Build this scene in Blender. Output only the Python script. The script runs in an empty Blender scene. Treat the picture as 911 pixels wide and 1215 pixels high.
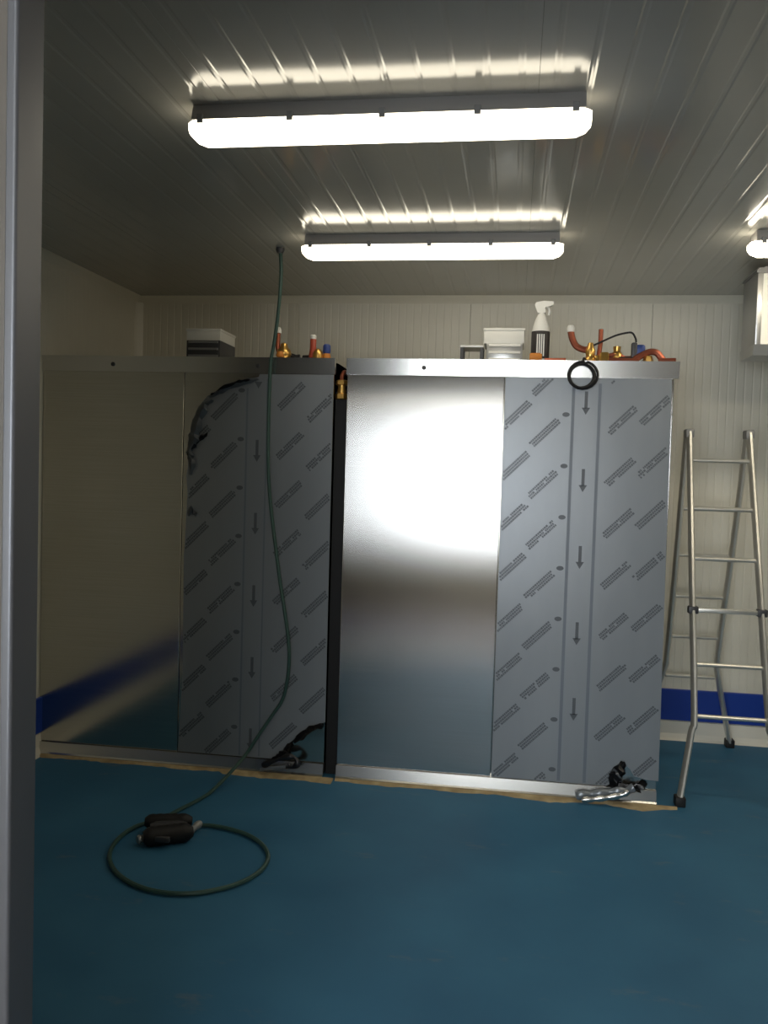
import bpy, bmesh, math, random
from mathutils import Vector, Matrix
random.seed(7)
PI = math.pi
SC = bpy.context.scene
COL = SC.collection

# ------------------------------------------------------------------ camera
CAM = Vector((0.0, 0.0, 1.65))
F_PX, PITCH, YAW, ROLL = 1022.65, 0.045, 0.148, 0.030
_fw = Vector((-math.sin(YAW)*math.cos(PITCH), math.cos(YAW)*math.cos(PITCH), -math.sin(PITCH)))
_r0 = Vector((math.cos(YAW), math.sin(YAW), 0)); _u0 = _r0.cross(_fw)
_R = math.cos(ROLL)*_r0 + math.sin(ROLL)*_u0
_U = math.cos(ROLL)*_u0 - math.sin(ROLL)*_r0
cd = bpy.data.cameras.new('camera'); cam = bpy.data.objects.new('camera', cd); COL.objects.link(cam)
cd.sensor_fit = 'HORIZONTAL'; cd.sensor_width = 36.0; cd.lens = F_PX/911*36.0; cd.clip_start = 0.02
m = Matrix((( _R.x, _U.x, -_fw.x), (_R.y, _U.y, -_fw.y), (_R.z, _U.z, -_fw.z))).to_4x4()
m.translation = CAM; cam.matrix_world = m
SC.camera = cam

# ------------------------------------------------------------------ light and exposure
LAMP_STRENGTH = 5.0
LAMP_STRENGTH_RIGHT = 15.0      # raised to brighten the right side; the added entry lamp uses it too
WINDOW_STRENGTH = 12.0
w = bpy.data.worlds.new('world'); SC.world = w; w.use_nodes = True
w.node_tree.nodes['Background'].inputs[0].default_value = (0.55, 0.72, 1.0, 1)
w.node_tree.nodes['Background'].inputs[1].default_value = 0.6
vs = SC.view_settings
vs.view_transform = 'Standard'; vs.look = 'None'; vs.gamma = 1.0; vs.exposure = 0.15; vs.use_curve_mapping = False

# ------------------------------------------------------------------ pixel helpers (a pixel gives a direction, the touched surface the distance)
def ray(px, py):
    return (_fw + _R*((px-455.5)/F_PX) - _U*((py-607.5)/F_PX))
def on_y(px, py, Y):
    d = ray(px, py); return CAM + d*((Y-CAM.y)/d.y)
def on_z(px, py, Z):
    d = ray(px, py); return CAM + d*((Z-CAM.z)/d.z)
def on_plane(px, py, p, n):
    d = ray(px, py); return CAM + d*((p-CAM).dot(n)/d.dot(n))

# ------------------------------------------------------------------ materials
def mat(name, col, rough=0.5, metal=0.0, **kw):
    M = bpy.data.materials.new(name); M.use_nodes = True
    b = M.node_tree.nodes['Principled BSDF']
    b.inputs['Base Color'].default_value = (*col, 1); b.inputs['Roughness'].default_value = rough
    b.inputs['Metallic'].default_value = metal
    for k, v in kw.items():
        b.inputs[k.replace('_', ' ')].default_value = v
    return M
def noise_mix(M, c1, c2, scale=(1,1,1), nscale=5.0, detail=6, lo=0.35, hi=0.65, bump=0.0, rough=None):
    nt = M.node_tree; b = nt.nodes['Principled BSDF']
    tc = nt.nodes.new('ShaderNodeTexCoord'); mp = nt.nodes.new('ShaderNodeMapping'); nz = nt.nodes.new('ShaderNodeTexNoise')
    mp.inputs['Scale'].default_value = scale; nz.inputs['Scale'].default_value = nscale; nz.inputs['Detail'].default_value = detail
    nt.links.new(tc.outputs['Object'], mp.inputs['Vector']); nt.links.new(mp.outputs[0], nz.inputs['Vector'])
    rp = nt.nodes.new('ShaderNodeValToRGB')
    rp.color_ramp.elements[0].position = lo; rp.color_ramp.elements[0].color = (*c1, 1)
    rp.color_ramp.elements[1].position = hi; rp.color_ramp.elements[1].color = (*c2, 1)
    nt.links.new(nz.outputs['Fac'], rp.inputs[0]); nt.links.new(rp.outputs[0], b.inputs['Base Color'])
    if bump:
        bp = nt.nodes.new('ShaderNodeBump'); bp.inputs['Strength'].default_value = bump; bp.inputs['Distance'].default_value = 0.002
        nt.links.new(nz.outputs['Fac'], bp.inputs['Height']); nt.links.new(bp.outputs[0], b.inputs['Normal'])
    if rough:
        mr = nt.nodes.new('ShaderNodeMapRange'); mr.inputs[3].default_value = rough[0]; mr.inputs[4].default_value = rough[1]
        nt.links.new(nz.outputs['Fac'], mr.inputs[0]); nt.links.new(mr.outputs[0], b.inputs['Roughness'])
    return M
def emis(name, col, s):
    M = bpy.data.materials.new(name); M.use_nodes = True; nt = M.node_tree
    b = nt.nodes['Principled BSDF']
    b.inputs['Base Color'].default_value = (0.8, 0.8, 0.8, 1)
    b.inputs['Emission Color'].default_value = (*col, 1); b.inputs['Emission Strength'].default_value = s
    return M

PANEL = noise_mix(mat('white_lacquered_panel', (.74,.71,.61), 0.38), (.72,.69,.59), (.77,.74,.64), nscale=1.5)
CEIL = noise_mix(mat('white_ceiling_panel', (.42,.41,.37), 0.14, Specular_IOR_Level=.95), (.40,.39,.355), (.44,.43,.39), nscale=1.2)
COVE = mat('cream_cove', (.78,.75,.66), 0.4)
BLUE = mat('blue_bumper', (.010,.048,.34), 0.4)
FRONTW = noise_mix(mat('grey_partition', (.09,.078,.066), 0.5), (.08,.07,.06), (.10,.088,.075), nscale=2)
FLOOR = noise_mix(mat('blue_epoxy_floor', (.02,.12,.22), 0.42), (.022,.125,.235), (.042,.175,.30), nscale=2.2, detail=10, lo=.3, hi=.75, bump=.08, rough=(.55,.72))
def dusty(M, dust):             # sparse beige dust smears on the coating
    nt = M.node_tree; b = nt.nodes['Principled BSDF']; src = b.inputs['Base Color'].links[0].from_socket
    tc = nt.nodes.new('ShaderNodeTexCoord'); mp = nt.nodes.new('ShaderNodeMapping'); mp.inputs['Scale'].default_value = (1, 2.6, 1); mp.inputs['Location'].default_value = (3.1, .7, 0)
    nz = nt.nodes.new('ShaderNodeTexNoise'); nz.inputs['Scale'].default_value = 2.6; nz.inputs['Detail'].default_value = 9; nz.inputs['Roughness'].default_value = .7
    rp = nt.nodes.new('ShaderNodeMapRange'); rp.inputs[1].default_value = .60; rp.inputs[2].default_value = .80; rp.inputs[3].default_value = 0; rp.inputs[4].default_value = .45
    mx = nt.nodes.new('ShaderNodeMixRGB'); mx.inputs[2].default_value = (*dust, 1)
    nt.links.new(tc.outputs['Object'], mp.inputs['Vector']); nt.links.new(mp.outputs[0], nz.inputs['Vector']); nt.links.new(nz.outputs['Fac'], rp.inputs[0])
    nt.links.new(rp.outputs[0], mx.inputs[0]); nt.links.new(src, mx.inputs[1]); nt.links.new(mx.outputs[0], b.inputs['Base Color'])
dusty(FLOOR, (.30, .24, .15))
ENTRY = noise_mix(mat('grey_brown_floor', (.12,.09,.07), 0.5), (.10,.075,.06), (.15,.11,.09), nscale=3)
STEEL = noise_mix(mat('brushed_steel', (.62,.61,.59), 0.2, 1.0), (.605,.595,.575), (.635,.625,.605), scale=(1,1,90), nscale=2.0, detail=4, rough=(.255,.27))
STEELM = noise_mix(mat('bright_steel', (.60,.58,.52), 0.12, 1.0), (.57,.55,.49), (.62,.60,.54), scale=(1,1,70), nscale=2.0, detail=4, rough=(.14,.20))
def brushed(M, an):
    nt = M.node_tree; b = nt.nodes['Principled BSDF']; tg = nt.nodes.new('ShaderNodeTangent')
    tg.direction_type = 'UV_MAP'; tg.uv_map = 'UVMap'; b.inputs['Anisotropic'].default_value = an
    nt.links.new(tg.outputs[0], b.inputs['Tangent'])
def brushed_sheet(M, an):       # vertical grain, short tails
    nt = M.node_tree; b = nt.nodes['Principled BSDF']; g = nt.nodes.new('ShaderNodeBsdfAnisotropic')
    g.distribution = 'BECKMANN'; g.inputs['Anisotropy'].default_value = an
    nt.links.new(b.inputs['Base Color'].links[0].from_socket, g.inputs['Color'])
    nt.links.new(b.inputs['Roughness'].links[0].from_socket, g.inputs['Roughness'])
    tg = nt.nodes.new('ShaderNodeTangent'); tg.direction_type = 'UV_MAP'; tg.uv_map = 'UVMap'
    nt.links.new(tg.outputs[0], g.inputs['Tangent'])
    nt.links.new(g.outputs[0], nt.nodes['Material Output'].inputs['Surface']); nt.nodes.remove(b)
brushed_sheet(STEEL, -.58); brushed(STEELM, .6)
TRIMST = mat('steel_trim', (.66,.65,.62), 0.22, 1.0)
FILM = noise_mix(mat('grey_blue_film', (.27,.29,.31), 0.34, 0.25), (.25,.27,.29), (.29,.31,.33), scale=(1,1,.3), nscale=3, rough=(.28,.40))
FILM.node_tree.nodes['Principled BSDF'].inputs['Specular IOR Level'].default_value = 0.6
BACKF = mat('black_film_back', (.012,.012,.014), 0.3)
CLEARF = mat('crumpled_grey_film', (.20,.22,.24), 0.28, 0.3)
INK = mat('film_ink', (.10,.11,.125), 0.42)
INKL = mat('film_line_ink', (.17,.195,.23), 0.4)
BLACK = mat('black_rubber', (.007,.0065,.007), 0.6)
DARK = mat('dark_plastic', (.05,.05,.055), 0.45)
GREYP = mat('grey_plastic', (.22,.22,.22), 0.5)
LGREY = mat('light_grey_metal', (.45,.45,.44), 0.3, .6)
WHITE = mat('white_plastic', (.80,.79,.74), 0.45)
ALU = noise_mix(mat('aluminium', (.72,.70,.64), 0.34, .7), (.68,.66,.60), (.76,.74,.68), scale=(1,1,.2), nscale=12)
ALUJ = mat('anodised_jamb', (.115,.118,.13), 0.42, .5)
BRASS = mat('brass', (.70,.42,.12), 0.3, .9)
COPPER = mat('copper', (.40,.12,.07), 0.4, .8)
RED = mat('red_plastic', (.40,.06,.03), 0.45)
ORANGE = mat('orange_plastic', (.62,.22,.03), 0.5)
BLUEC = mat('blue_cap', (.02,.05,.22), 0.4)
GREEN = mat('green_hose', (.035,.085,.07), 0.42)
BEIGE = noise_mix(mat('beige_sealant', (.45,.34,.18), .8), (.34,.25,.13), (.52,.41,.23), nscale=14, bump=.3)
LAMP = emis('lit_diffuser', (1.0, .90, .70), LAMP_STRENGTH)
LAMPR = emis('lit_diffuser_bright', (1.0, .90, .70), LAMP_STRENGTH_RIGHT)
LHOUS = mat('lamp_housing', (.30,.29,.28), 0.5)
PANE = emis('daylight_pane', (.88, .94, 1.0), WINDOW_STRENGTH)
LABELD = mat('dark_bottle_label', (.03,.025,.025), .5)

# ------------------------------------------------------------------ mesh helpers
def obj(name, bm, material, parent=None, smooth=False, loc=None):
    bmesh.ops.recalc_face_normals(bm, faces=bm.faces)
    if material in (STEEL, STEELM):
        uv = bm.loops.layers.uv.new('UVMap')
        for f in bm.faces:
            for l in f.loops: l[uv].uv = (l.vert.co.x, l.vert.co.z) if abs(f.normal.z) < .9 else (l.vert.co.x, l.vert.co.y)
    me = bpy.data.meshes.new(name); bm.to_mesh(me); bm.free()
    if smooth:
        for p in me.polygons: p.use_smooth = True
        try: me.set_sharp_from_angle(angle=math.radians(40))
        except Exception: pass
    me.materials.append(material)
    o = bpy.data.objects.new(name, me); COL.objects.link(o)
    if parent is not None:
        o.parent = parent
        o.matrix_parent_inverse = Matrix.Translation(-parent_world(parent))
    return o
def parent_world(p):
    v = Vector(p.location)
    q = p
    # parents carry translation only; parts are modelled in world space
    return WORLD.get(q.name, v)
WORLD = {}
def thing(name, label, cat, loc=(0,0,0), group=None):
    o = bpy.data.objects.new(name, None); COL.objects.link(o); o.location = loc
    WORLD[o.name] = Vector(loc); o.empty_display_size = .05
    return tag(o, label, cat, group)
def tag(o, label, cat, group=None):
    o['label'] = label; o['category'] = cat
    if group: o['group'] = group
    return o
def struct(name, bm, material, parent=None):
    o = obj(name, bm, material, parent)
    if parent is None: o['kind'] = 'structure'
    return o
def box(bm, x0, x1, y0, y1, z0, z1, bev=0.0, seg=2):
    vs_ = [bm.verts.new((x, y, z)) for x in (x0, x1) for y in (y0, y1) for z in (z0, z1)]
    idx = ((0,1,3,2),(4,6,7,5),(0,4,5,1),(2,3,7,6),(0,2,6,4),(1,5,7,3))
    fs = [bm.faces.new([vs_[i] for i in f]) for f in idx]
    if bev:
        es = list({e for f in fs for e in f.edges})
        bmesh.ops.bevel(bm, geom=es, offset=bev, segments=seg, affect='EDGES', profile=.5)
    return bm
def B(*a, **k): return box(bmesh.new(), *a, **k)
def frame_at(t, ref=None):
    t = t.normalized()
    a = ref if ref is not None else (Vector((0,0,1)) if abs(t.z) < .9 else Vector((1,0,0)))
    n = (a - t*a.dot(t))
    if n.length < 1e-5: n = t.orthogonal()
    n.normalize(); return n, t.cross(n)
def tube(bm, pts, r, n=8, cap=True, flat=1.0):
    pts = [Vector(p) for p in pts]; rings = []; ref = None
    for i, p in enumerate(pts):
        t = (pts[min(i+1, len(pts)-1)] - pts[max(i-1, 0)])
        nn, bb = frame_at(t, ref); ref = nn
        rr = r[i] if isinstance(r, (list, tuple)) else r
        rings.append([bm.verts.new(p + nn*math.cos(2*PI*k/n)*rr + bb*math.sin(2*PI*k/n)*rr*flat) for k in range(n)])
    for a, b in zip(rings, rings[1:]):
        for k in range(n): bm.faces.new((a[k], a[(k+1) % n], b[(k+1) % n], b[k]))
    if cap:
        bm.faces.new(rings[0][::-1]); bm.faces.new(rings[-1])
    return bm
def T(pts, r, **k): return tube(bmesh.new(), pts, r, **k)
def smooth_path(pts, sub=6):
    P = [Vector(p) for p in pts]; out = []
    for i in range(len(P)-1):
        p0, p1, p2, p3 = P[max(i-1,0)], P[i], P[i+1], P[min(i+2,len(P)-1)]
        for s in range(sub):
            t = s/sub
            out.append(0.5*((2*p1) + (p2-p0)*t + (2*p0-5*p1+4*p2-p3)*t*t + (3*p1-p0-3*p2+p3)*t**3))
    out.append(P[-1]); return out
def lathe(bm, prof, c=(0,0,0), axis='Z', n=16):
    c = Vector(c); rings = []
    for r, h in prof:
        ring = []
        for k in range(n):
            a = 2*PI*k/n; u, v = r*math.cos(a), r*math.sin(a)
            p = {'Z': (u, v, h), 'Y': (u, h, v), 'X': (h, u, v)}[axis]
            ring.append(bm.verts.new(c + Vector(p)))
        rings.append(ring)
    for a, b in zip(rings, rings[1:]):
        for k in range(n): bm.faces.new((a[k], a[(k+1) % n], b[(k+1) % n], b[k]))
    bm.faces.new(rings[0][::-1]); bm.faces.new(rings[-1]); return bm
def LT(*a, **k): return lathe(bmesh.new(), *a, **k)
def prism(bm, poly, axis, a0, a1):
    """poly in the two other axes (in x,y,z order), extruded along axis from a0 to a1"""
    def mk(p, a): return {'X': (a, p[0], p[1]), 'Y': (p[0], a, p[1]), 'Z': (p[0], p[1], a)}[axis]
    A = [bm.verts.new(mk(p, a0)) for p in poly]; Bv = [bm.verts.new(mk(p, a1)) for p in poly]
    n = len(poly)
    bm.faces.new(A[::-1]); bm.faces.new(Bv)
    for i in range(n): bm.faces.new((A[i], A[(i+1) % n], Bv[(i+1) % n], Bv[i]))
    return bm
def PR(*a): return prism(bmesh.new(), *a)
def ribbed(u0, u1, first, period, gw, gd, th):
    """cross-section of a lacquered panel sheet: face at v=0 (outward -v), grooves gd deep; returns polygon (u, v)"""
    pts = [(u0, th), (u0, .0007), (u0+.0007, 0)]
    u = first
    while u < u1-gw*2:
        if u > u0+gw*2:
            pts += [(u-gw/2, 0), (u-gw/5, gd), (u+gw/5, gd), (u+gw/2, 0)]
        u += period
    pts += [(u1-.0007, 0), (u1, .0007), (u1, th)]
    return pts

# ------------------------------------------------------------------ dimensions (metres)
YC, H, XL, XA, XB, XR = 4.50, 2.249, -2.618, -0.959, -0.888, 0.776
YB, ZC, XRW = 5.70, 2.817, 4.60
YF0, YF1 = 1.20, 1.275            # partition with the doorway the photograph is taken through
XJ = on_y(15, 607, YF0).x         # near corner of the left jamb
XJR, ZHEAD = 0.80, 2.46
AX0, AX1, AY0 = -2.1, 2.6, -2.3   # entry room

# ------------------------------------------------------------------ floor, ceiling, walls
struct('floor', B(XL-.1, XRW+.1, YF0, YB+.1, -.08, 0), FLOOR)
struct('floor_entry', B(AX0-.1, AX1+.1, AY0-.1, YF0, -.08, 0), ENTRY)
ceil = struct('ceiling', B(XL-.1, XRW+.1, YF1-.02, YB+.1, ZC+.045, ZC+.10), PANEL)
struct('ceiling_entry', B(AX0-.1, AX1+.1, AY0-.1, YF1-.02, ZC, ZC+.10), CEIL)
x = XL - .35
while x < XRW:
    x0, x1 = max(x, XL), min(x+1.0, XRW)
    poly = ribbed(x0+.0003, x1-.0003, x+.05, .1, .022, .0011, .045)
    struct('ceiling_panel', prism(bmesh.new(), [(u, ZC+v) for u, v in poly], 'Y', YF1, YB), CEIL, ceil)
    x += 1.0
wb = struct('wall_back', B(XL-.1, XRW+.1, YB+.045, YB+.10, 0, ZC+.045), PANEL)
x = XL
while x < XRW - .01:
    x1 = min(x+1.15, XRW)
    poly = ribbed(x+.001, x1-.001, x+.025, .05, .012, .0014, .045)
    struct('wall_panel', prism(bmesh.new(), [(u, YB+v) for u, v in poly], 'Z', 0, ZC), PANEL, wb)
    x = x1
wl = struct('wall_left', B(XL-.10, XL-.045, YF0, YB+.045, 0, ZC+.045), PANEL)
y = YB
while y > YF1 + .01:
    y0 = max(y-1.15, YF1)
    poly = [(XL-v, u) for u, v in ribbed(y0+.001, y-.001, y0+.025, .05, .012, .0014, .045)]
    struct('wall_panel', prism(bmesh.new(), poly, 'Z', 0, ZC), PANEL, wl)
    y = y0
struct('wall_right', B(XRW, XRW+.10, YF0, YB+.045, 0, ZC+.045), PANEL)
bm = bmesh.new()
box(bm, XL-.1, XJ-.0185, YF0+.005, YF1-.005, 0, ZC+.045)
box(bm, XJR+.0185, XRW+.1, YF0+.005, YF1-.005, 0, ZC+.045)
box(bm, XJ-.06, XJR+.06, YF0+.005, YF1-.005, ZHEAD+.06, ZC+.045)
struct('wall_front', bm, FRONTW)
# entry room walls, the rear one with a wide window that lets daylight in
WX0, WX1, WZ0, WZ1 = -1.75, 0.30, .75, 2.45
bm = bmesh.new()
box(bm, AX0-.1, WX0, AY0-.1, AY0, 0, ZC); box(bm, WX1, AX1+.1, AY0-.1, AY0, 0, ZC)
box(bm, WX0, WX1, AY0-.1, AY0, 0, WZ0); box(bm, WX0, WX1, AY0-.1, AY0, WZ1, ZC)
struct('wall_entry_rear', bm, PANEL)
struct('wall_entry_left', B(AX0-.1, AX0, AY0, YF0+.005, 0, ZC), PANEL)
struct('wall_entry_right', B(AX1, AX1+.1, AY0, YF0+.005, 0, ZC), PANEL)
bm = bmesh.new()
for a in (WX0, WX1-.06, -.73): box(bm, a, a+.06, AY0-.07, AY0-.01, WZ0, WZ1)
box(bm, WX0, WX1, AY0-.07, AY0-.01, WZ0, WZ0+.06); box(bm, WX0, WX1, AY0-.07, AY0-.01, WZ1-.06, WZ1)
win = struct('window_1', bm, WHITE)
for a, b in ((WX0+.06, -.73), (-.67, WX1-.06)):
    obj('window_pane', B(a, b, AY0-.05, AY0-.04, WZ0+.06, WZ1-.06), PANE, win)

# coved skirting and blue bumper strips
def cove(pts_axis, a0, a1, name, along, base, sign):
    h = .118
    prof = [(0, 0), (.045, 0), (.030, .012), (.018, .04), (.014, h), (0, h)]
    poly = [(base + sign*u, v) for u, v in prof]
    return struct(name, prism(bmesh.new(), poly, along, a0, a1), COVE)
cove(None, XL, XRW, 'baseboard_back', 'X', YB, -1)
cove(None, YF1, YB, 'baseboard_left', 'Y', XL, 1)
cove(None, YF1, YB, 'baseboard_right', 'Y', XRW, -1)
cove(None, XL, XJ-.07, 'baseboard_front', 'X', YF1-.005, 1)
struct('trim_1', B(XL, XRW, YB-.022, YB, .125, .325, .005), BLUE)
struct('trim_2', B(XL, XL+.022, YF1, YB, .125, .325, .005), BLUE)
struct('trim_3', B(XRW-.022, XRW, YF1, YB, .125, .325, .005), BLUE)
struct('trim_4', B(XL+.03, XJ-.08, YF1-.005, YF1+.017, .125, .325, .005), BLUE)
def cornice(poly, axis, a0, a1, name): struct(name, PR(poly, axis, a0, a1), PANEL)
cornice([(YB, ZC), (YB-.045, ZC), (YB-.03, ZC-.012), (YB-.012, ZC-.03), (YB, ZC-.045)], 'X', XL, XRW, 'trim_5')
cornice([(XL, ZC), (XL+.045, ZC), (XL+.03, ZC-.012), (XL+.012, ZC-.03), (XL, ZC-.045)], 'Y', YF1, YB, 'trim_6')
cornice([(XL, YB), (XL, YB-.045), (XL+.012, YB-.03), (XL+.03, YB-.012), (XL+.045, YB)], 'Z', .33, ZC-.04, 'trim_7')

# door frame the picture is taken through: anodised profiles with a rounded near edge
dj = bpy.data.objects.new('door_1', None); COL.objects.link(dj); dj['kind'] = 'structure'; dj.location = (XJ, YF0, 0); WORLD[dj.name] = Vector(dj.location)
def jamb(xs, s):
    r = .006
    arc = [(xs - s*r + s*r*math.sin(a), YF0 + r - r*math.cos(a)) for a in [PI/2*k/6 for k in range(7)]]
    poly = [(xs - s*.06, YF1), (xs - s*.06, YF0+.012), (xs - s*.019, YF0+.012), (xs - s*.018, YF0+.002), (xs - s*.016, YF0)] + arc + [(xs, YF1-.004), (xs-s*.004, YF1)]
    return PR(poly, 'Z', 0, ZHEAD+.07)
obj('jamb', jamb(XJ, 1), ALUJ, dj, True); obj('jamb', jamb(XJR, -1), ALUJ, dj, True)
obj('header', B(XJ, XJR, YF0, YF1, ZHEAD, ZHEAD+.07, .004), ALUJ, dj)

# ------------------------------------------------------------------ steel cabinets
def cabinet(name, label, x0, x1, px_seam, steel, screws_px):
    c = thing(name, label, 'cabinet', ((x0+x1)/2, YC+.5, 0), 'stainless steel cabinets along the back wall')
    xs = on_y(px_seam, 680, YC).x
    obj('body', B(x0+.004, x1-.004, YC+.022, YB-.03, .01, H-.012), STEELM, c)
    obj('front_panel', B(x0, xs-.0015, YC, YC+.021, .075, H-.075, .003), steel, c)
    obj('front_panel', B(xs+.0015, x1, YC, YC+.021, .075, H-.075, .003), steel, c)
    # top band: leans a little forward at its upper edge
    obj('top_band', PR([(YC-.014, H), (YC-.006, H-.084), (YC+.02, H-.084), (YC+.02, H-.02), (YC+.06, H-.02), (YC+.06, H)], 'X', x0-.004, x1+.022 if x1 > 0 else x1+.004), TRIMST, c)
    # bottom rail: upright nose that slopes back to the panel
    obj('bottom_rail', PR([(YC+.02, .0), (YC-.026, .0), (YC-.030, .012), (YC-.024, .020), (YC-.0145, .074), (YC+.02, .074)], 'X', x0, x1), TRIMST, c)
    for px in screws_px:
        p = on_y(px, 431 + (px-134)*.01, YC-.011)
        obj('screw', LT([(.012, 0), (.012, -.003), (.006, -.006)], (p.x, YC-.009, H-.045), 'Y', 10), DARK, c)
    return c, xs
cabL, xsL = cabinet('steel_cabinet', 'stainless steel cabinet against the left wall with torn protective film', XL+.003, XA, 214.5, STEELM, (134, 306))
cabR, xsR = cabinet('steel_cabinet', 'bright stainless steel cabinet beside the ladder with protective film on its right half', XB, XR, 590.5, STEEL, (503,))

S = 0.262
def film_obj(outline, parent, y=YC-.0045):
    bm = bmesh.new()
    f = bm.faces.new([bm.verts.new((p[0], y, p[1])) for p in outline])
    r = bmesh.ops.extrude_face_region(bm, geom=[f])
    for v in [g for g in r['geom'] if isinstance(g, bmesh.types.BMVert)]: v.co.y += .004
    return obj('protective_film', bm, FILM, parent)
def quad(bm, pts, y):
    bm.faces.new([bm.verts.new((p[0], y, p[1])) for p in pts])
def mark(bm, cx, cz, y, rows, L=.185, ang=PI/4):
    ca, sa = math.cos(ang), math.sin(ang)
    for r_ in range(rows):
        off = (r_-(rows-1)/2)*.0135
        u = -L/2 + random.uniform(0, .012)
        while u < L/2:
            wd = random.uniform(.006, .012); hh = .0052
            if random.random() < .96:
                q = [(u, off-hh), (u+wd, off-hh), (u+wd, off+hh), (u, off+hh)]
                quad(bm, [(cx+a*ca-b*sa, cz+a*sa+b*ca) for a, b in q], y)
            u += wd+.0022
def arrow(bm, cx, ztip, y, L=.118):
    quad(bm, [(cx-.008, ztip+.03), (cx+.008, ztip+.03), (cx+.008, ztip+L), (cx-.008, ztip+L)], y)
    bm.faces.new([bm.verts.new((a, y, b)) for a, b in ((cx-.021, ztip+.036), (cx, ztip), (cx+.021, ztip+.036))])
def dot(bm, cx, cz, y, r=.015):
    bm.faces.new([bm.verts.new((cx+r*1.25*math.cos(a), y, cz+r*.8*math.sin(a))) for a in [2*PI*k/12 for k in range(12)]])
YP = YC-.0052
def inside(poly, x_, z_):
    c = False
    for i in range(len(poly)):
        (x1, z1), (x2, z2) = poly[i], poly[i-1]
        if (z1 > z_) != (z2 > z_) and x_ < (x2-x1)*(z_-z1)/(z2-z1)+x1: c = not c
    return c
def clip_poly(bm, poly):
    bad = [f for f in bm.faces if not all(inside(poly, v.co.x, v.co.z) for v in f.verts)]
    bmesh.ops.delete(bm, geom=bad, context='FACES')
def prints(film, outline, cols, dots, arrows, lines, rows):
    zt, zb = H-.09, .085
    bm = bmesh.new()
    for px, py in cols:
        p = on_y(px, py, YP); k0 = int((p.z-zt)/S)-1
        for k in range(-12, 12): mark(bm, p.x, p.z+k*S, YP, rows)
    for px, py in dots:
        p = on_y(px, py, YP)
        for k in range(-12, 12): dot(bm, p.x, p.z+k*S, YP)
    for px, py in arrows:
        p = on_y(px, py, YP)
        for k in range(-8, 8): arrow(bm, p.x, p.z+k*S*1.5, YP)
    clip_poly(bm, outline)
    obj('film_print', bm, INK, film)
    for px, py, wd in lines:
        bm = bmesh.new(); p = on_y(px, py, YP)
        z = zb
        while z < zt:
            quad(bm, [(p.x-wd/2, z), (p.x+wd/2, z), (p.x+wd/2, z+.05), (p.x-wd/2, z+.05)], YP+.0002); z += .05
        bmesh.ops.remove_doubles(bm, verts=bm.verts, dist=1e-4)
        clip_poly(bm, outline)
        obj('film_line', bm, INKL, film)
def pxz(lst, y=YC-.0045):
    return [(on_y(a, b, y).x, on_y(a, b, y).z) for a, b in lst]
# left film: torn round the upper left corner, peeled off the lower right one
zb = .078; zt = H-.088
tornL = pxz([(216.5, 800), (218, 660), (219.5, 640), (221, 610), (222.5, 585), (221, 565), (223.5, 548), (221.5, 535), (225, 520), (229, 508), (228, 500), (233, 488),
             (240, 477), (246, 470), (255, 466), (264, 461), (272, 456), (281, 452), (292, 450), (303, 448), (307, 447)])
peelL = pxz([(385.7, 857), (376, 860), (367, 863), (358, 871), (350, 876), (344, 882), (340, 889), (334, 893), (330, 899)])
outL = [(xsL+.004, zb)] + tornL + [(tornL[-1][0]+.004, zt), (XA-.003, zt)] + peelL + [(peelL[-1][0]-.01, zb)]
filmL = film_obj(outL, cabL)
prints(filmL, outL, [(232, 579), (264.5, 541), (343, 529.5), (378, 543.5)], [(285.5, 521)], [(304.5, 548)], [(290.5, 600, .010), (314, 600, .008)], 3)
# right film, peeled along the lower right edge
peelR = pxz([(781, 927), (765, 925), (752, 921), (747, 912), (738, 904), (733, 912), (731, 922), (727, 934)])
outR = [(xsR+.004, zb), (xsR+.004, zt), (XR-.012, zt)] + peelR + [(peelR[-1][0]-.005, zb)]
filmR = film_obj(outR, cabR)
prints(filmR, outR, [(607, 614), (643, 575), (734.6, 561), (774, 550)], [(669, 553)], [(691, 584)], [(672, 680, .016), (703, 680, .016)], 3)

# torn and curled film edges
def ragged(pts, name, material, parent, wid, y=YC-.012, seed=1, jit=.006):
    rnd = random.Random(seed); bm = bmesh.new(); A = []; n = len(pts)
    for i, (a, z) in enumerate(pts):
        k = math.sin(PI*(i+.6)/(n+.2))
        ww = wid*(.35+.65*k)*rnd.uniform(.6, 1.3)
        A.append([bm.verts.new((a+rnd.uniform(-jit, jit)+dx*ww, y-dy*ww*.9, z+rnd.uniform(-jit, jit)+dz*ww))
                  for dx, dy, dz in ((-.5, -.15, .15), (0, .55, .35), (.45, .8, .0), (.75, .25, -.4), (.35, .05, -.5))])
    for p, q in zip(A, A[1:]):
        for i in range(4): bm.faces.new((p[i], p[i+1], q[i+1], q[i]))
    bmesh.ops.solidify(bm, geom=bm.faces[:], thickness=.0012)
    return obj(name, bm, material, parent, True)
def dense(pts, k=3):
    return [((a[0]*(k-i)+b[0]*i)/k, (a[1]*(k-i)+b[1]*i)/k) for a, b in zip(pts, pts[1:]) for i in range(k)] + [pts[-1]]
ragged(dense(pxz([(226, 562), (227, 548), (224, 538), (228, 522), (231, 510), (235, 495), (243, 480), (252, 474)])), 'film_curl', CLEARF, filmL, .045, seed=3)
ragged(dense(pxz([(222, 541), (229, 528), (239, 520), (246, 514)])), 'film_curl', BACKF, filmL, .022, seed=5)
ragged(dense(pxz([(248, 471), (262, 464), (275, 457), (290, 453), (306, 450)])), 'film_curl', CLEARF, filmL, .030, seed=8)
ragged(dense(pxz([(252, 468), (270, 458), (285, 453), (297, 451)])), 'film_curl', BACKF, filmL, .012, y=YC-.03, seed=9)
ragged(dense(pxz([(224, 612), (227, 602), (231, 611), (234, 608)])), 'film_curl', CLEARF, filmL, .02, seed=11)
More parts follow.
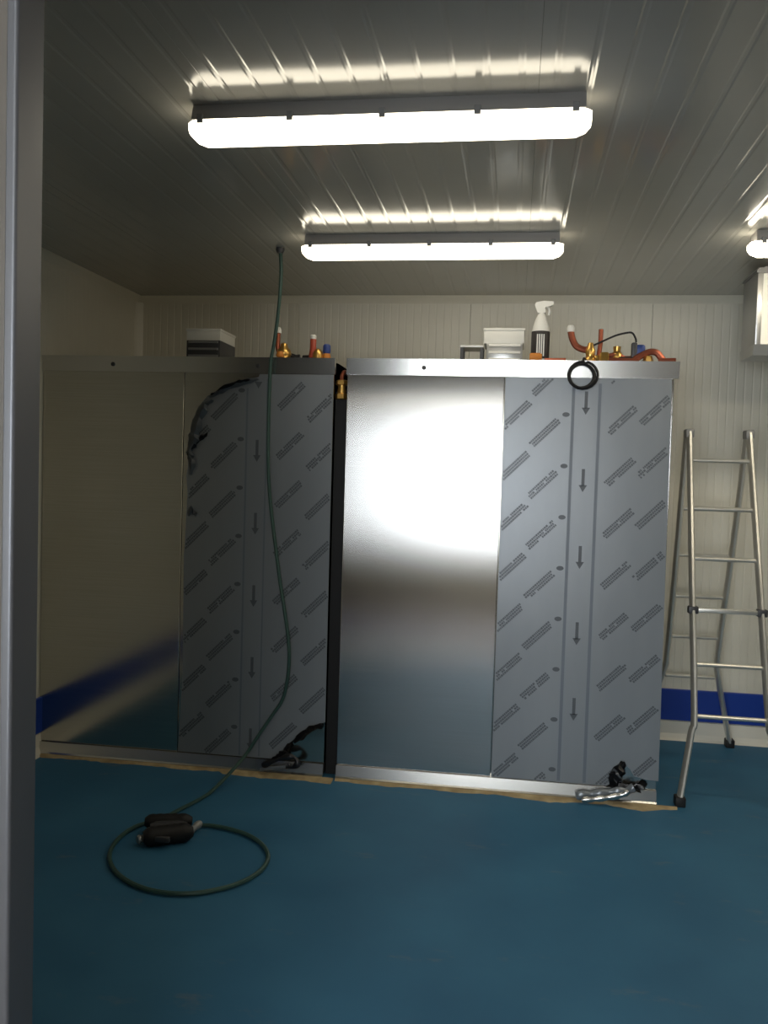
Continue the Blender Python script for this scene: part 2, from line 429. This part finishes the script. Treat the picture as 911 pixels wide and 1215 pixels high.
ragged(dense(pxz([(384, 859), (374, 861), (364, 866), (354, 874), (348, 880)])), 'film_curl', BACKF, filmL, .034, seed=12)
ragged(dense(pxz([(347, 880), (341, 886), (338, 892), (331, 896), (322, 900)])), 'film_curl', BACKF, filmL, .03, seed=13)
def roll(pts, r, material, parent, y, flat=.7):
    return obj('film_curl', tube(bmesh.new(), smooth_path([Vector((a, y+dy, z)) for (a, z), dy in pts], 4), r, n=9, flat=flat), material, parent, True)
q = pxz([(312, 908), (322, 903), (334, 899), (345, 896), (352, 898), (354, 905), (348, 909), (341, 908)], YC-.05)
roll(list(zip(q, (0, -.01, -.015, -.02, -.02, -.02, -.02, -.01))), [.014+.006*math.sin(k*.7) for k in range(29)], BACKF, filmL, YC-.055)
q = pxz([(309, 913), (322, 911), (335, 910), (344, 908)], YC-.04)
roll(list(zip(q, (0, 0, 0, 0))), .011, CLEARF, filmL, YC-.045)
ragged(dense(pxz([(738, 903), (734, 911), (729, 918), (726, 925), (725, 932)])), 'film_curl', BACKF, filmR, .05, seed=21)
ragged(dense(pxz([(722, 932), (731, 931), (742, 931), (752, 934), (760, 931), (764, 927)])), 'film_curl', BACKF, filmR, .04, seed=22)
ragged(dense(pxz([(729, 912), (731, 920), (735, 927)])), 'film_curl', CLEARF, filmR, .035, y=YC-.02, seed=23)
q = pxz([(683, 944), (697, 942), (712, 941), (728, 939), (742, 938), (752, 934)], YC-.05)
roll(list(zip(q, (0,)*6)), [.013+.012*abs(math.sin(k*.55+.4)) for k in range(21)], CLEARF, filmR, YC-.055, .8)
q = pxz([(690, 949), (706, 948), (722, 946), (738, 943), (746, 939)], YC-.08)
roll(list(zip(q, (0,)*5)), [.010+.006*abs(math.sin(k*.8)) for k in range(17)], TRIMST, filmR, YC-.085, .6)

# strip and brass fitting in the gap between the cabinets
strip = tag(obj('gap_strip', B(XA-.001, XB+.001, YC+.05, YC+.075, .0, H-.17, .003), BLACK), 'black filler strip set in the gap between the two steel cabinets', 'filler')  # added black filler, recessed between the cabinets
pf = on_y(403, 460, YC+.03); pf.x = (XA+XB)/2
t = thing('pipe_fitting', 'brass pipe fitting at the top of the gap between the cabinets', 'pipe fitting', (pf.x, YC+.06, pf.z-.06))
obj('union_nut', LT([(.028, 0), (.034, .004), (.034, .028), (.028, .032)], (pf.x, YC+.035, pf.z-.062), 'Z', 6), BRASS, t)
obj('union_nut', LT([(.028, 0), (.034, .004), (.034, .024), (.028, .028)], (pf.x, YC+.035, pf.z+.012), 'Z', 6), BRASS, t)
obj('fitting_body', LT([(.020, -.04), (.024, -.02), (.020, .0), (.024, .02), (.018, .03)], (pf.x, YC+.035, pf.z), 'Z', 14), BRASS, t, True)
obj('pipe', T(smooth_path([(pf.x, YC+.035, pf.z+.03), (pf.x, YC+.035, pf.z+.06), (pf.x+.004, YC+.06, pf.z+.085), (pf.x+.004, YC+.12, pf.z+.09), (pf.x, YC+.3, pf.z+.08)]), .011), COPPER, t, True)

# beige sealant along the foot of the cabinets
def sealant(px, label, seed, extra=None):
    rnd = random.Random(seed); bm = bmesh.new(); a0, a1 = px; n = int((a1-a0)/.035); U = []
    for i in range(n+1):
        a = a0+(a1-a0)*i/n; wv = .026+.007*math.sin(i*.53+seed)+rnd.uniform(-.006, .008)
        if extra: wv += extra(a)
        U.append([bm.verts.new(p) for p in ((a, YC-.0302, .0), (a, YC-.0305, .010), (a, YC-.03-wv*.5, .005+rnd.uniform(0, .003)), (a, YC-.03-wv, .0))])
    for p, q_ in zip(U, U[1:]):
        for i in range(4): bm.faces.new((p[i], p[(i+1) % 4], q_[(i+1) % 4], q_[i]))
    bm.faces.new(U[0]); bm.faces.new(U[-1])
    return tag(obj('sealant_bead', bm, BEIGE, None), label, 'sealant', 'sealant beads along the cabinets')
sealant((XL+.03, XB-.01), 'beige sealant smeared on the floor along the foot of the torn-film cabinet', 1, lambda a: .03 if a > -1.5 else 0)
sealant((XB+.0, XR+.10), 'beige sealant smeared on the floor along the foot of the bright cabinet', 4, lambda a: .05*max(0, 1-abs(a-.70)/.16)+.03*max(0, 1-abs(a-.25)/.3))

# ------------------------------------------------------------------ ceiling lamps
def lamp(label, x0, x1, yfront, glow=LAMP):
    w_, zt_ = .13, ZC; yc = yfront+w_/2
    t = thing('ceiling_lamp', label, 'lamp', ((x0+x1)/2, yc, zt_), 'fluorescent batten lamps on the ceiling')
    bm = bmesh.new()
    prism(bm, [(yc-.048, zt_), (yc+.048, zt_), (yc+.064, zt_-.052), (yc-.064, zt_-.052)], 'X', x0+.02, x1-.02)
    obj('housing', bm, LHOUS, t)
    # rounded translucent cover
    rings = []; bm = bmesh.new(); n = 10
    for fx, sc in ((0, .55), (.012, .82), (.035, 1), (.10, 1), (.5, 1), (.90, 1), (.965, 1), (.988, .82), (1, .55)):
        xx = x0+(x1-x0)*fx; ring = []
        for k in range(n+1):
            a = PI*k/n
            cy, cz = math.cos(a), math.sin(a)
            py = yc - .063*sc*math.copysign(abs(cy)**.55, cy); pz = zt_-.052-.056*sc*(abs(cz)**.6)
            ring.append(bm.verts.new((xx, py, pz)))
        rings.append(ring)
    for a, b in zip(rings, rings[1:]):
        for k in range(n): bm.faces.new((a[k], a[k+1], b[k+1], b[k]))
        bm.faces.new((a[n], a[0], b[0], b[n]))
    bm.faces.new(rings[0]); bm.faces.new(rings[-1])
    obj('diffuser', bm, glow, t, True)
    for k in range(5):
        xx = x0+.05+(x1-x0-.10)*k/4
        for s in (-1, 1):
            obj('clip', B(xx-.010, xx+.010, yc+s*.058-.011, yc+s*.058+.011, zt_-.064, zt_-.036, .002), GREYP, t)
    return t
LX0, LX1, L1Y, L2Y = -1.085, .195, 2.69, 4.20
lamp('long fluorescent ceiling lamp over the middle of the floor', LX0, LX1, L1Y)
lamp('long fluorescent ceiling lamp just in front of the cabinets and the green hose', LX0, LX1, L2Y)
p3 = on_y(893, 288, L2Y)
lamp('long fluorescent ceiling lamp beside the ceiling air cooler', p3.x, p3.x+1.28, L2Y, LAMPR)
lamp('added unseen fluorescent ceiling lamp in the near row toward the right wall', p3.x, p3.x+1.28, L1Y, LAMPR)  # extra lamp out of view, added to brighten the right side

lamp('added unseen fluorescent ceiling lamp of the entry room behind the doorway', -.75, .53, -1.1, LAMPR)  # unseen fill lamp, added to light the wall below the entry window

# ------------------------------------------------------------------ ceiling air cooler
ZE0, ZE1 = 2.33, ZC-.03
e0 = on_y(896.5, 380, 4.80); EX0, EX1, EY0, EY1 = e0.x, e0.x+1.25, 4.80, 5.08
t = thing('air_cooler', 'pale grey air cooler hung under the ceiling above the ladder', 'air cooler', (EX0+.6, 4.94, ZE0))
obj('side_panel', B(EX0, EX0+.03, EY0, EY1, ZE0+.05, ZE1, .006), LGREY, t, True)
obj('side_panel', B(EX1-.03, EX1, EY0, EY1, ZE0+.05, ZE1, .006), LGREY, t, True)
obj('casing', B(EX0+.03, EX1-.03, EY0+.012, EY1-.01, ZE0+.05, ZE1-.006), WHITE, t)
obj('top_cap', PR([(EX0-.006, ZE1-.03), (EX0-.006, ZE1-.015), (EX0+.05, ZE1+.006), (EX1-.05, ZE1+.006), (EX1+.006, ZE1-.015), (EX1+.006, ZE1-.03)], 'Y', EY0-.005, EY1+.005), GREYP, t)
obj('drip_tray', PR([(EY0-.004, ZE0+.055), (EY0+.02, ZE0), (EY1-.02, ZE0), (EY1+.004, ZE0+.055)], 'X', EX0-.003, EX1+.003), LGREY, t)
for k in range(2):
    cx = EX0+.32+.6*k; cz = (ZE0+ZE1)/2+.025
    obj('fan_ring', LT([(.165, 0), (.185, -.004), (.185, -.028), (.172, -.030), (.165, -.02)], (cx, EY0+.012, cz), 'Y', 28), DARK, t, True)
    bm = bmesh.new()
    for rr in (.04, .075, .11, .145):
        tube(bm, [(cx+rr*math.cos(a), EY0-.022, cz+rr*math.sin(a)) for a in [2*PI*i/24 for i in range(25)]], .0025, n=5)
    for i in range(8):
        a = PI*i/4; tube(bm, [(cx, EY0-.022, cz), (cx+.17*math.cos(a), EY0-.022, cz+.17*math.sin(a))], .0025, n=5)
    obj('fan_grille', bm, DARK, t)
    obj('fan_motor', LT([(.04, 0), (.045, -.008), (.03, -.016)], (cx, EY0+.012, cz), 'Y', 14), GREYP, t, True)
for dx in (.12, 1.13):
    obj('hanger', B(EX0+dx-.015, EX0+dx+.015, 4.90, 4.98, ZE1-.01, ZC+.004), LGREY, t)

# ------------------------------------------------------------------ step ladder
ff = on_z(806, 953, 0.012); rf = on_z(865, 884, 0.012)
YT = (ff.y+rf.y)/2 + .02
tl = on_y(818, 514, YT); tr = on_y(889, 514, YT); ZT = (tl.z+tr.z)/2
def ladder_plane(y0):
    d = Vector((0, YT-y0, ZT)); n = d.cross(Vector((1, 0, 0))); return Vector((0, y0, 0)), n
pF, nF = ladder_plane(ff.y); pR, nR = ladder_plane(rf.y)
lad = thing('step_ladder', 'aluminium A-frame step ladder standing beside the bright steel cabinet', 'ladder', ((tl.x+tr.x)/2, YT, 0))
def stile(points, name='stile', w1=.017, flat=1.9):
    return obj(name, tube(bmesh.new(), points, w1, n=10, flat=flat), ALU, lad, True)
def yat(y0, z): return y0+(YT-y0)*z/ZT
# front section
kneeL = on_plane(823.5, 846, pF, nF); xmid = (tl.x+tr.x)/2
kneeR = on_plane(911.5, 850, pF, nF); dxR = kneeR.x
zk = (kneeL.z+kneeR.z)/2
footLx = ff.x; footRx = kneeR.x + (kneeL.x-ff.x)
fl = [(tl.x, YT, ZT), (kneeL.x*.5+tl.x*.5, yat(ff.y, ZT*.5+zk*.5), ZT*.5+zk*.5), (kneeL.x, yat(ff.y, zk), zk), (kneeL.x*.8+footLx*.2, yat(ff.y, zk*.78), zk*.78), (footLx, ff.y, .03)]
fr = [(tr.x, YT, ZT), (kneeR.x*.5+tr.x*.5, yat(ff.y, ZT*.5+zk*.5), ZT*.5+zk*.5), (kneeR.x, yat(ff.y, zk), zk), (kneeR.x*.8+footRx*.2, yat(ff.y, zk*.78), zk*.78), (footRx, ff.y, .03)]
stile(smooth_path(fl, 4)); stile(smooth_path(fr, 4))
kR = on_plane(852, 772, pR, nR); zk2 = kR.z
tl2 = Vector((tl.x-.008, YT+.03, ZT)); tr2 = Vector((tr.x-.004, YT+.03, ZT))
kL = Vector((on_plane(789, 800, pR, nR).x, 0, 0))
rl = [tl2, ((tl2.x+kL.x)/2, yat(rf.y, (ZT+zk2)/2), (ZT+zk2)/2), (kL.x, yat(rf.y, zk2), zk2), (kL.x-.015, yat(rf.y, zk2*.75), zk2*.75), (kL.x-(rf.x-kR.x), rf.y, .03)]
rr_ = [tr2, ((tr2.x+kR.x)/2, yat(rf.y, (ZT+zk2)/2), (ZT+zk2)/2), (kR.x, yat(rf.y, zk2), zk2), (kR.x+.015, yat(rf.y, zk2*.75), zk2*.75), (rf.x, rf.y, .03)]
stile(smooth_path(rl, 4)); stile(smooth_path(rr_, 4))
for fx, fy in ((footLx, ff.y), (footRx, ff.y), (kL.x-(rf.x-kR.x), rf.y), (rf.x, rf.y)):
    obj('rubber_foot', B(fx-.026, fx+.026, fy-.032, fy+.032, 0, .05, .006), BLACK, lad, True)
def lerp_x(a, b, z, za, zb_): return a+(b-a)*(z-za)/(zb_-za)
zf = [on_plane(860, yy, pF, nF).z for yy in (547, 604.5, 664, 725, 790, 852)]
for i, z in enumerate(zf):
    xa = lerp_x(tl.x, kneeL.x, z, ZT, zk); xb_ = lerp_x(tr.x, kneeR.x, z, ZT, zk); yy = yat(ff.y, z)
    if i == 3:
        obj('rung', B(xa-.012, xb_+.012, yy-.024, yy+.012, z-.012, z+.012, .004), ALU, lad, True)
        for q_ in (xa, xb_):
            obj('rung_bracket', B(q_-.026, q_+.026, yy-.032, yy+.014, z-.020, z+.020, .006), DARK, lad, True)
    else:
        obj('rung', T([(xa, yy, z), (xb_, yy, z)], .012, n=10, flat=1.2), ALU, lad, True)
zr = [on_plane(830, yy, pR, nR).z for yy in (604, 659, 708, 756, 803)]
for i, z in enumerate(zr):
    xa = lerp_x(tl2.x, kL.x, z, ZT, zk2); xb_ = lerp_x(tr2.x, kR.x, z, ZT, zk2); yy = yat(rf.y, z)
    obj('rung', T([(xa, yy, z), (xb_, yy, z)], .012, n=10, flat=1.2), ALU, lad, True)
for q_ in (tl, tr):
    obj('hinge_cap', B(q_.x-.024, q_.x+.022, YT-.03, YT+.055, ZT-.03, ZT+.02, .008), GREYP, lad, True)

# ------------------------------------------------------------------ things on top of the cabinets
def topz(px, py, Y):      # height above the cabinet top of what is seen at this pixel
    return on_y(px, py, Y)
def unit(label_d, label_w, pxa, pxb, y_dark, y_white, Y, dep, dark, front, pxw=None, legs=False):
    a = on_y(pxa, 415, Y).x; b = on_y(pxb, 415, Y).x
    zd = on_y(pxa, y_dark, Y).z
    t = thing('control_unit', label_d, 'control unit', ((a+b)/2, Y+dep/2, H))
    obj('case', B(a, b, Y, Y+dep, H, zd, .004), dark, t, True)
    n = 3
    for k in range(n):
        z = H+.02+(zd-H-.03)*k/(n-1)
        obj('front_rib', B(a+.012, b-.012, Y-.006, Y+.004, z-.006, z+.006, .002), front, t)
    if y_white:
        wa, wb_ = pxw or (pxa, pxb)
        a2, b2 = on_y(wa, 400, Y).x, on_y(wb_, 400, Y).x
        zw = on_y(pxa, y_white, Y).z
        c = thing('cardboard_box', label_w, 'box', ((a2+b2)/2, Y+dep/2, zd))
        obj('box_body', B(a2, b2, Y+.004, Y+dep, zd, zw-.012, .003), WHITE, c, True)
        obj('lid', B(a2-.003, b2+.003, Y, Y+dep+.004, zw-.014, zw, .003), WHITE, c, True)
unit('dark grey ribbed control unit on top of the torn-film cabinet', 'white box stacked on the dark grey control unit', 221, 261, 403.5, 389.5, 4.60, .26, DARK, GREYP)
unit('light grey control unit with white box on it beside the spray bottle', 'white box stacked on the light grey control unit', 577, 620, 407.5, 389, 4.62, .22, LGREY, WHITE, (574, 622))
# small open metal frame next to it
a, b = on_y(545.5, 415, 4.62).x, on_y(573.5, 415, 4.62).x; zt_ = on_y(560, 409.5, 4.62).z
t = thing('metal_bracket', 'small open metal bracket beside the light grey control unit', 'bracket', ((a+b)/2, 4.7, H))
obj('top_plate', B(a, b, 4.62, 4.78, zt_-.012, zt_, .002), LGREY, t)
for xx in (a+.01, b-.01):
    for yy in (4.63, 4.77): obj('post', B(xx-.008, xx+.008, yy-.008, yy+.008, H, zt_-.010), DARK, t)
obj('base_plate', B(a, b, 4.62, 4.78, H, H+.008), LGREY, t)
# spray bottle
pb = on_y(640.5, 420, 4.60); zlab = on_y(640, 393.5, 4.60).z; zneck = on_y(640, 372, 4.60).z; ztop = on_y(640, 357.5, 4.60).z
t = thing('spray_bottle', 'white spray bottle with a dark label on the bright cabinet', 'bottle', (pb.x, 4.60, H))
r = .046
obj('bottle_body', LT([(r*.9, 0), (r, .008), (r, zlab-H+.004), (r*.92, zlab-H+.025), (r*.55, zneck-H-.02), (r*.36, zneck-H-.004), (r*.36, zneck-H+.006)], (pb.x, 4.60, H), 'Z', 20), WHITE, t, True)
obj('bottle_label', LT([(r+.001, .018), (r+.0016, .02), (r+.0016, zlab-H-.004), (r+.001, zlab-H-.002)], (pb.x, 4.60, H), 'Z', 20), LABELD, t, True)
bm = bmesh.new()
for k in range(4): box(bm, pb.x-.020+k*.011, pb.x-.014+k*.011, 4.60-r-.0025, 4.60-r+.004, H+.03, zlab-.02)
obj('label_print', bm, WHITE, t)
hd = obj('spray_head', PR([(pb.x-.020, zneck), (pb.x+.020, zneck), (pb.x+.018, zneck+.028), (pb.x+.058, ztop-.022), (pb.x+.062, ztop-.004), (pb.x+.01, ztop), (pb.x-.030, ztop-.008), (pb.x-.036, ztop-.022)], 'Y', 4.60-.016, 4.60+.016), WHITE, t)
obj('trigger', T(smooth_path([(pb.x+.030, 4.60, ztop-.03), (pb.x+.040, 4.60, ztop-.05), (pb.x+.036, 4.60, ztop-.072)]), .006), WHITE, t, True)

# brass and copper valve assemblies
def P(px, py, Y=4.58): return on_y(px, py, Y)
def vlv(a, prof, m_, par, name, n=12, axis='Z'): return obj(name, LT(prof, a, axis, n), m_, par, True)
# on the torn-film cabinet
g = P(336, 420); t = thing('valve_assembly', 'brass refrigeration valve with white cap beside the green hose', 'valve', (g.x, 4.58, H), 'loose valves on the cabinets')
c = P(337, 411)
vlv((c.x, 4.58, H), [(.026, 0), (.036, .012), (.042, .03), (.036, .052), (.022, .066), (.018, .085), (.010, .09)], BRASS, t, 'brass_body')
vlv((c.x-.012, 4.55, H+.01), [(.020, 0), (.024, .01), (.018, .03)], ORANGE, t, 'orange_cap')
d = P(330, 402)
obj('pipe', T(smooth_path([(c.x-.01, 4.58, H+.02), (d.x, 4.58, H+.06), (d.x, 4.58, P(330, 395).z)]), .013), COPPER, t, True)
vlv((d.x, 4.58, P(330, 395.5).z), [(.017, 0), (.018, .02), (.012, .032)], WHITE, t, 'white_cap')
obj('pipe', T(smooth_path([(c.x+.03, 4.60, H+.025), (c.x+.06, 4.60, H+.016), (P(355, 418).x, 4.60, H+.018)]), .015), BLACK, t, True)
g = P(377, 420); t = thing('valve_assembly', 'brass refrigeration valve with red stem and blue cap near the cabinet edge', 'valve', (g.x, 4.58, H), 'loose valves on the cabinets')
c = P(371.5, 410)
vlv((c.x, 4.58, H), [(.020, 0), (.024, .02), (.017, .06), (.017, .11), (.014, .115)], RED, t, 'red_stem')
vlv((c.x, 4.58, H+.112), [(.016, 0), (.017, .016), (.010, .024)], WHITE, t, 'white_cap')
c2 = P(378, 415)
vlv((c2.x, 4.565, H), [(.024, 0), (.030, .015), (.026, .04), (.012, .058)], BRASS, t, 'brass_body')
c3 = P(388, 410)
vlv((c3.x, 4.575, H), [(.020, 0), (.024, .012), (.018, .036)], ORANGE, t, 'orange_cap')
vlv((c3.x, 4.575, H+.034), [(.019, 0), (.022, .008), (.021, .042), (.014, .05)], BLUEC, t, 'blue_cap')
obj('pipe', T([(P(358, 418).x, 4.61, H+.016), (c2.x, 4.60, H+.018)], .014), BLACK, t, True)
# pile on the bright cabinet
g = P(680, 420); t = thing('valve_assembly', 'bent copper pipe with white cap and brass valve above the hanging cable', 'valve', (g.x, 4.58, H), 'loose valves on the cabinets')
pts = [P(677, 392), P(679, 402), P(684, 411), P(694, 415), P(702, 413)]
obj('pipe', T(smooth_path([(q_.x, 4.58, q_.z) for q_ in pts]), .017), COPPER, t, True)
w0 = P(677, 394); vlv((w0.x, 4.58, w0.z), [(.019, 0), (.021, .02), (.014, .034)], WHITE, t, 'white_cap')
c = P(700, 415)
vlv((c.x, 4.56, H), [(.030, 0), (.030, .02), (.022, .03), (.026, .06), (.020, .075), (.012, .10)], BRASS, t, 'brass_body')
obj('pipe', T([(c.x+.045, 4.60, H+.03), (P(713, 400).x, 4.60, H+.10), (P(713.5, 391).x, 4.60, P(713, 390).z)], .012), COPPER, t, True)
obj('brass_elbow', T(smooth_path([(c.x, 4.57, H+.02), (c.x+.04, 4.56, H+.024), (c.x+.068, 4.57, H+.03)]), .016), BRASS, t, True)
g = P(735, 420); t = thing('valve_assembly', 'brass expansion valve with blue coil among copper pipes', 'valve', (g.x, 4.6, H), 'loose valves on the cabinets')
c = P(733, 411)
vlv((c.x, 4.615, H+.02), [(.018, 0), (.030, .01), (.030, .03), (.018, .045), (.020, .07)], BRASS, t, 'brass_body')
obj('pipe', T(smooth_path([(P(723, 416).x, 4.61, H+.04), (c.x, 4.60, H+.045), (P(742, 415).x, 4.615, H+.03), (P(750, 417).x, 4.615, H+.03)]), .014), COPPER, t, True)
c = P(743, 418); obj('coil_body', B(c.x-.045, c.x+.035, 4.585, 4.625, H, H+.036, .008), BLACK, t, True)
c = P(760, 408); obj('blue_coil', B(c.x-.028, c.x+.028, 4.60, 4.65, H+.045, H+.10, .010), BLUEC, t, True)
c = P(754, 406); obj('coil_plug', B(c.x-.016, c.x+.012, 4.595, 4.63, H+.03, H+.11, .006), DARK, t, True)
g = P(775, 420); t = thing('copper_elbow', 'copper pipe elbow lying at the right end of the cabinet top', 'pipe', (g.x, 4.58, H), 'loose valves on the cabinets')
pts = [(P(752, 420), .016), (P(760, 414), .036), (P(770, 411), .055), (P(778, 412), .052), (P(783, 419), .03), (P(786, 424), .014)]
obj('pipe', T(smooth_path([(q_.x, 4.555, H+z) for q_, z in pts]), .017), COPPER, t, True)
obj('tail_pipe', T([(P(780, 422).x, 4.545, H+.013), (P(799, 426).x, 4.515, H+.011)], .010), COPPER, t, True)
c = P(768, 418); vlv((c.x, 4.55, H), [(.020, 0), (.026, .012), (.02, .034)], BRASS, t, 'brass_nut', 6)
g = P(640, 421, 4.53); tag(obj('orange_plug', LT([(.018, -.03), (.022, -.02), (.022, .02), (.016, .032)], (g.x-.02, 4.535, H+.021), 'X', 12), ORANGE, None, True), 'small orange plug lying in front of the spray bottle', 'plug')
a, b = P(646, 422), P(671, 422)
tag(obj('copper_tube', T([(a.x, 4.56, H+.011), (b.x, 4.55, H+.011)], .010), COPPER, None, True), 'short copper tube lying between the spray bottle and the valves', 'pipe')
c = P(716, 416); tag(obj('brass_nut', LT([(.020, -.022), (.026, -.016), (.026, .016), (.020, .022)], (c.x, 4.535, H+.0255), 'X', 6), BRASS), 'loose brass nut lying in front of the copper valves', 'nut')
c = P(726, 420); tag(obj('copper_tube', T([(c.x-.02, 4.53, H+.011), (c.x+.13, 4.54, H+.011)], .011), COPPER, None, True), 'short copper tube lying at the front edge below the blue coil', 'pipe')
# thin black cable arching over the pile
pts = [P(703, 411), P(716, 405), P(730, 399), P(742, 396), P(749, 396), P(753, 402), P(754, 407)]
tag(obj('sensor_cable', T(smooth_path([(q_.x, 4.555, q_.z) for q_ in pts]), .005, n=6), BLACK, None, True), 'thin black cable arching over the copper valves', 'cable')
# coil of black cable hung over the top band
YK = YC-.032; ck = on_y(690.5, 446, YK); loop = []
rnd = random.Random(4)
for k in range(4):
    rr = .062+rnd.uniform(-.006, .008); ox, oz = rnd.uniform(-.006, .006), rnd.uniform(-.005, .005)
    for i in range(20):
        a = PI/2+2*PI*i/20; loop.append((ck.x+ox+rr*math.cos(a)*1.06, YK-.004*k+.003*math.sin(3*a), ck.z+oz+rr*math.sin(a)))
lead = [(P(694, 424).x, 4.55, H+.012), (P(692, 424).x, 4.515, H+.012), (P(691, 425).x, YC-.01, H+.010), (ck.x, YC-.026, H-.012), (ck.x-.01, YK, ck.z+.064)]
tag(obj('cable_coil', T(smooth_path(lead, 4)+loop[2:], .0065, n=6), BLACK, None, True), 'coil of black cable hanging over the front edge of the bright cabinet', 'cable')

# ------------------------------------------------------------------ green hose and hand tool
YH = YC-.045
hp = [(332.5, 296), (333.5, 320), (332, 350), (329, 380), (325, 408), (321, 430), (319.5, 460), (318.5, 500), (318, 540), (319, 575), (322, 610), (327, 650), (332, 690), (337.5, 725),
      (341.5, 755), (343, 780), (341, 805), (335, 830)]
top = on_y(332.5, 296, YH)
P3 = [on_y(a, b, YH) for a, b in hp]
P3[0].z = min(P3[0].z, ZC-.004)
low = [(322, 850, YH-.01), (305, 875, YH-.04), (291, 896, YH-.07)]
P3 += [on_y(a, b, Y) for a, b, Y in low]
fl_ = [(270, 920), (247, 942), (222, 956), (203, 966), (190, 978)]
P3 += [on_z(a, b, .012+(.05 if k == 0 else 0)) for k, (a, b) in enumerate(fl_)]
hose = thing('air_hose', 'thin green hose hanging from the ceiling and coiled on the blue floor', 'hose', (P3[-3].x, P3[-3].y, 0))
obj('hose_run', T(smooth_path(P3, 5), .0095, n=8), GREEN, hose, True)
ring = [(233, 979), (250, 979.5), (270, 983), (290, 989), (305, 997), (315, 1007), (318, 1018), (312, 1030), (298, 1041), (278, 1050), (255, 1056), (230, 1060), (205, 1060), (180, 1056.5), (158, 1049), (141, 1038), (132, 1026), (130, 1014), (135, 1002), (146, 990), (160, 981), (175, 976)]
obj('hose_loop', T(smooth_path([on_z(a, b, .0125) for a, b in ring], 4), .0095, n=8), GREEN, hose, True)
gz = min(top.z, ZC); obj('ceiling_gland', LT([(.022, 0), (.024, -.012), (.016, -.03)], (P3[0].x, P3[0].y, ZC+.001), 'Z', 12), DARK, hose, True)
# tool: two thick black grips with steel couplings
tool = thing('air_tool', 'black hand tool with two rubber grips lying in the hose loop', 'tool', tuple(on_z(200, 985, 0)))
a, b = on_z(170, 993, .045), on_z(231, 984, .045)
def grip(p, q_, z0, rad, m_, name, prof):
    p, q_ = Vector((p.x, p.y, z0)), Vector((q_.x, q_.y, z0))
    n = len(prof); pts = [p.lerp(q_, i/(n-1)) for i in range(n)]
    return obj(name, tube(bmesh.new(), pts, [rad*k for k in prof], n=14), m_, tool, True)
gr = (.55, .9, 1, .93, 1, .93, 1, .93, 1, .93, 1, .97, .8, .5)
grip(on_z(170, 994, .04), on_z(229, 987, .04), .042, .042, BLACK, 'grip', gr)
grip(on_z(172, 978, .04), on_z(228, 977, .04), .052, .034, BLACK, 'grip', gr)
grip(on_z(178, 986, .04), on_z(222, 984, .04), .045, .036, DARK, 'tool_body', (.7, .95, 1, 1, 1, 1, .95, .7))
grip(on_z(225, 987, .03), on_z(237, 980, .02), .032, .018, LGREY, 'coupling', (1, 1, .8, .8, 1, 1, .8))
grip(on_z(163, 996, .03), on_z(171, 994, .03), .028, .019, LGREY, 'coupling', (.8, 1, 1, .8, .8, 1))
tr0 = on_z(196, 990, .045)
obj('trigger', B(tr0.x-.03, tr0.x+.04, tr0.y-.055, tr0.y-.035, .03, .055, .006), DARK, tool, True)
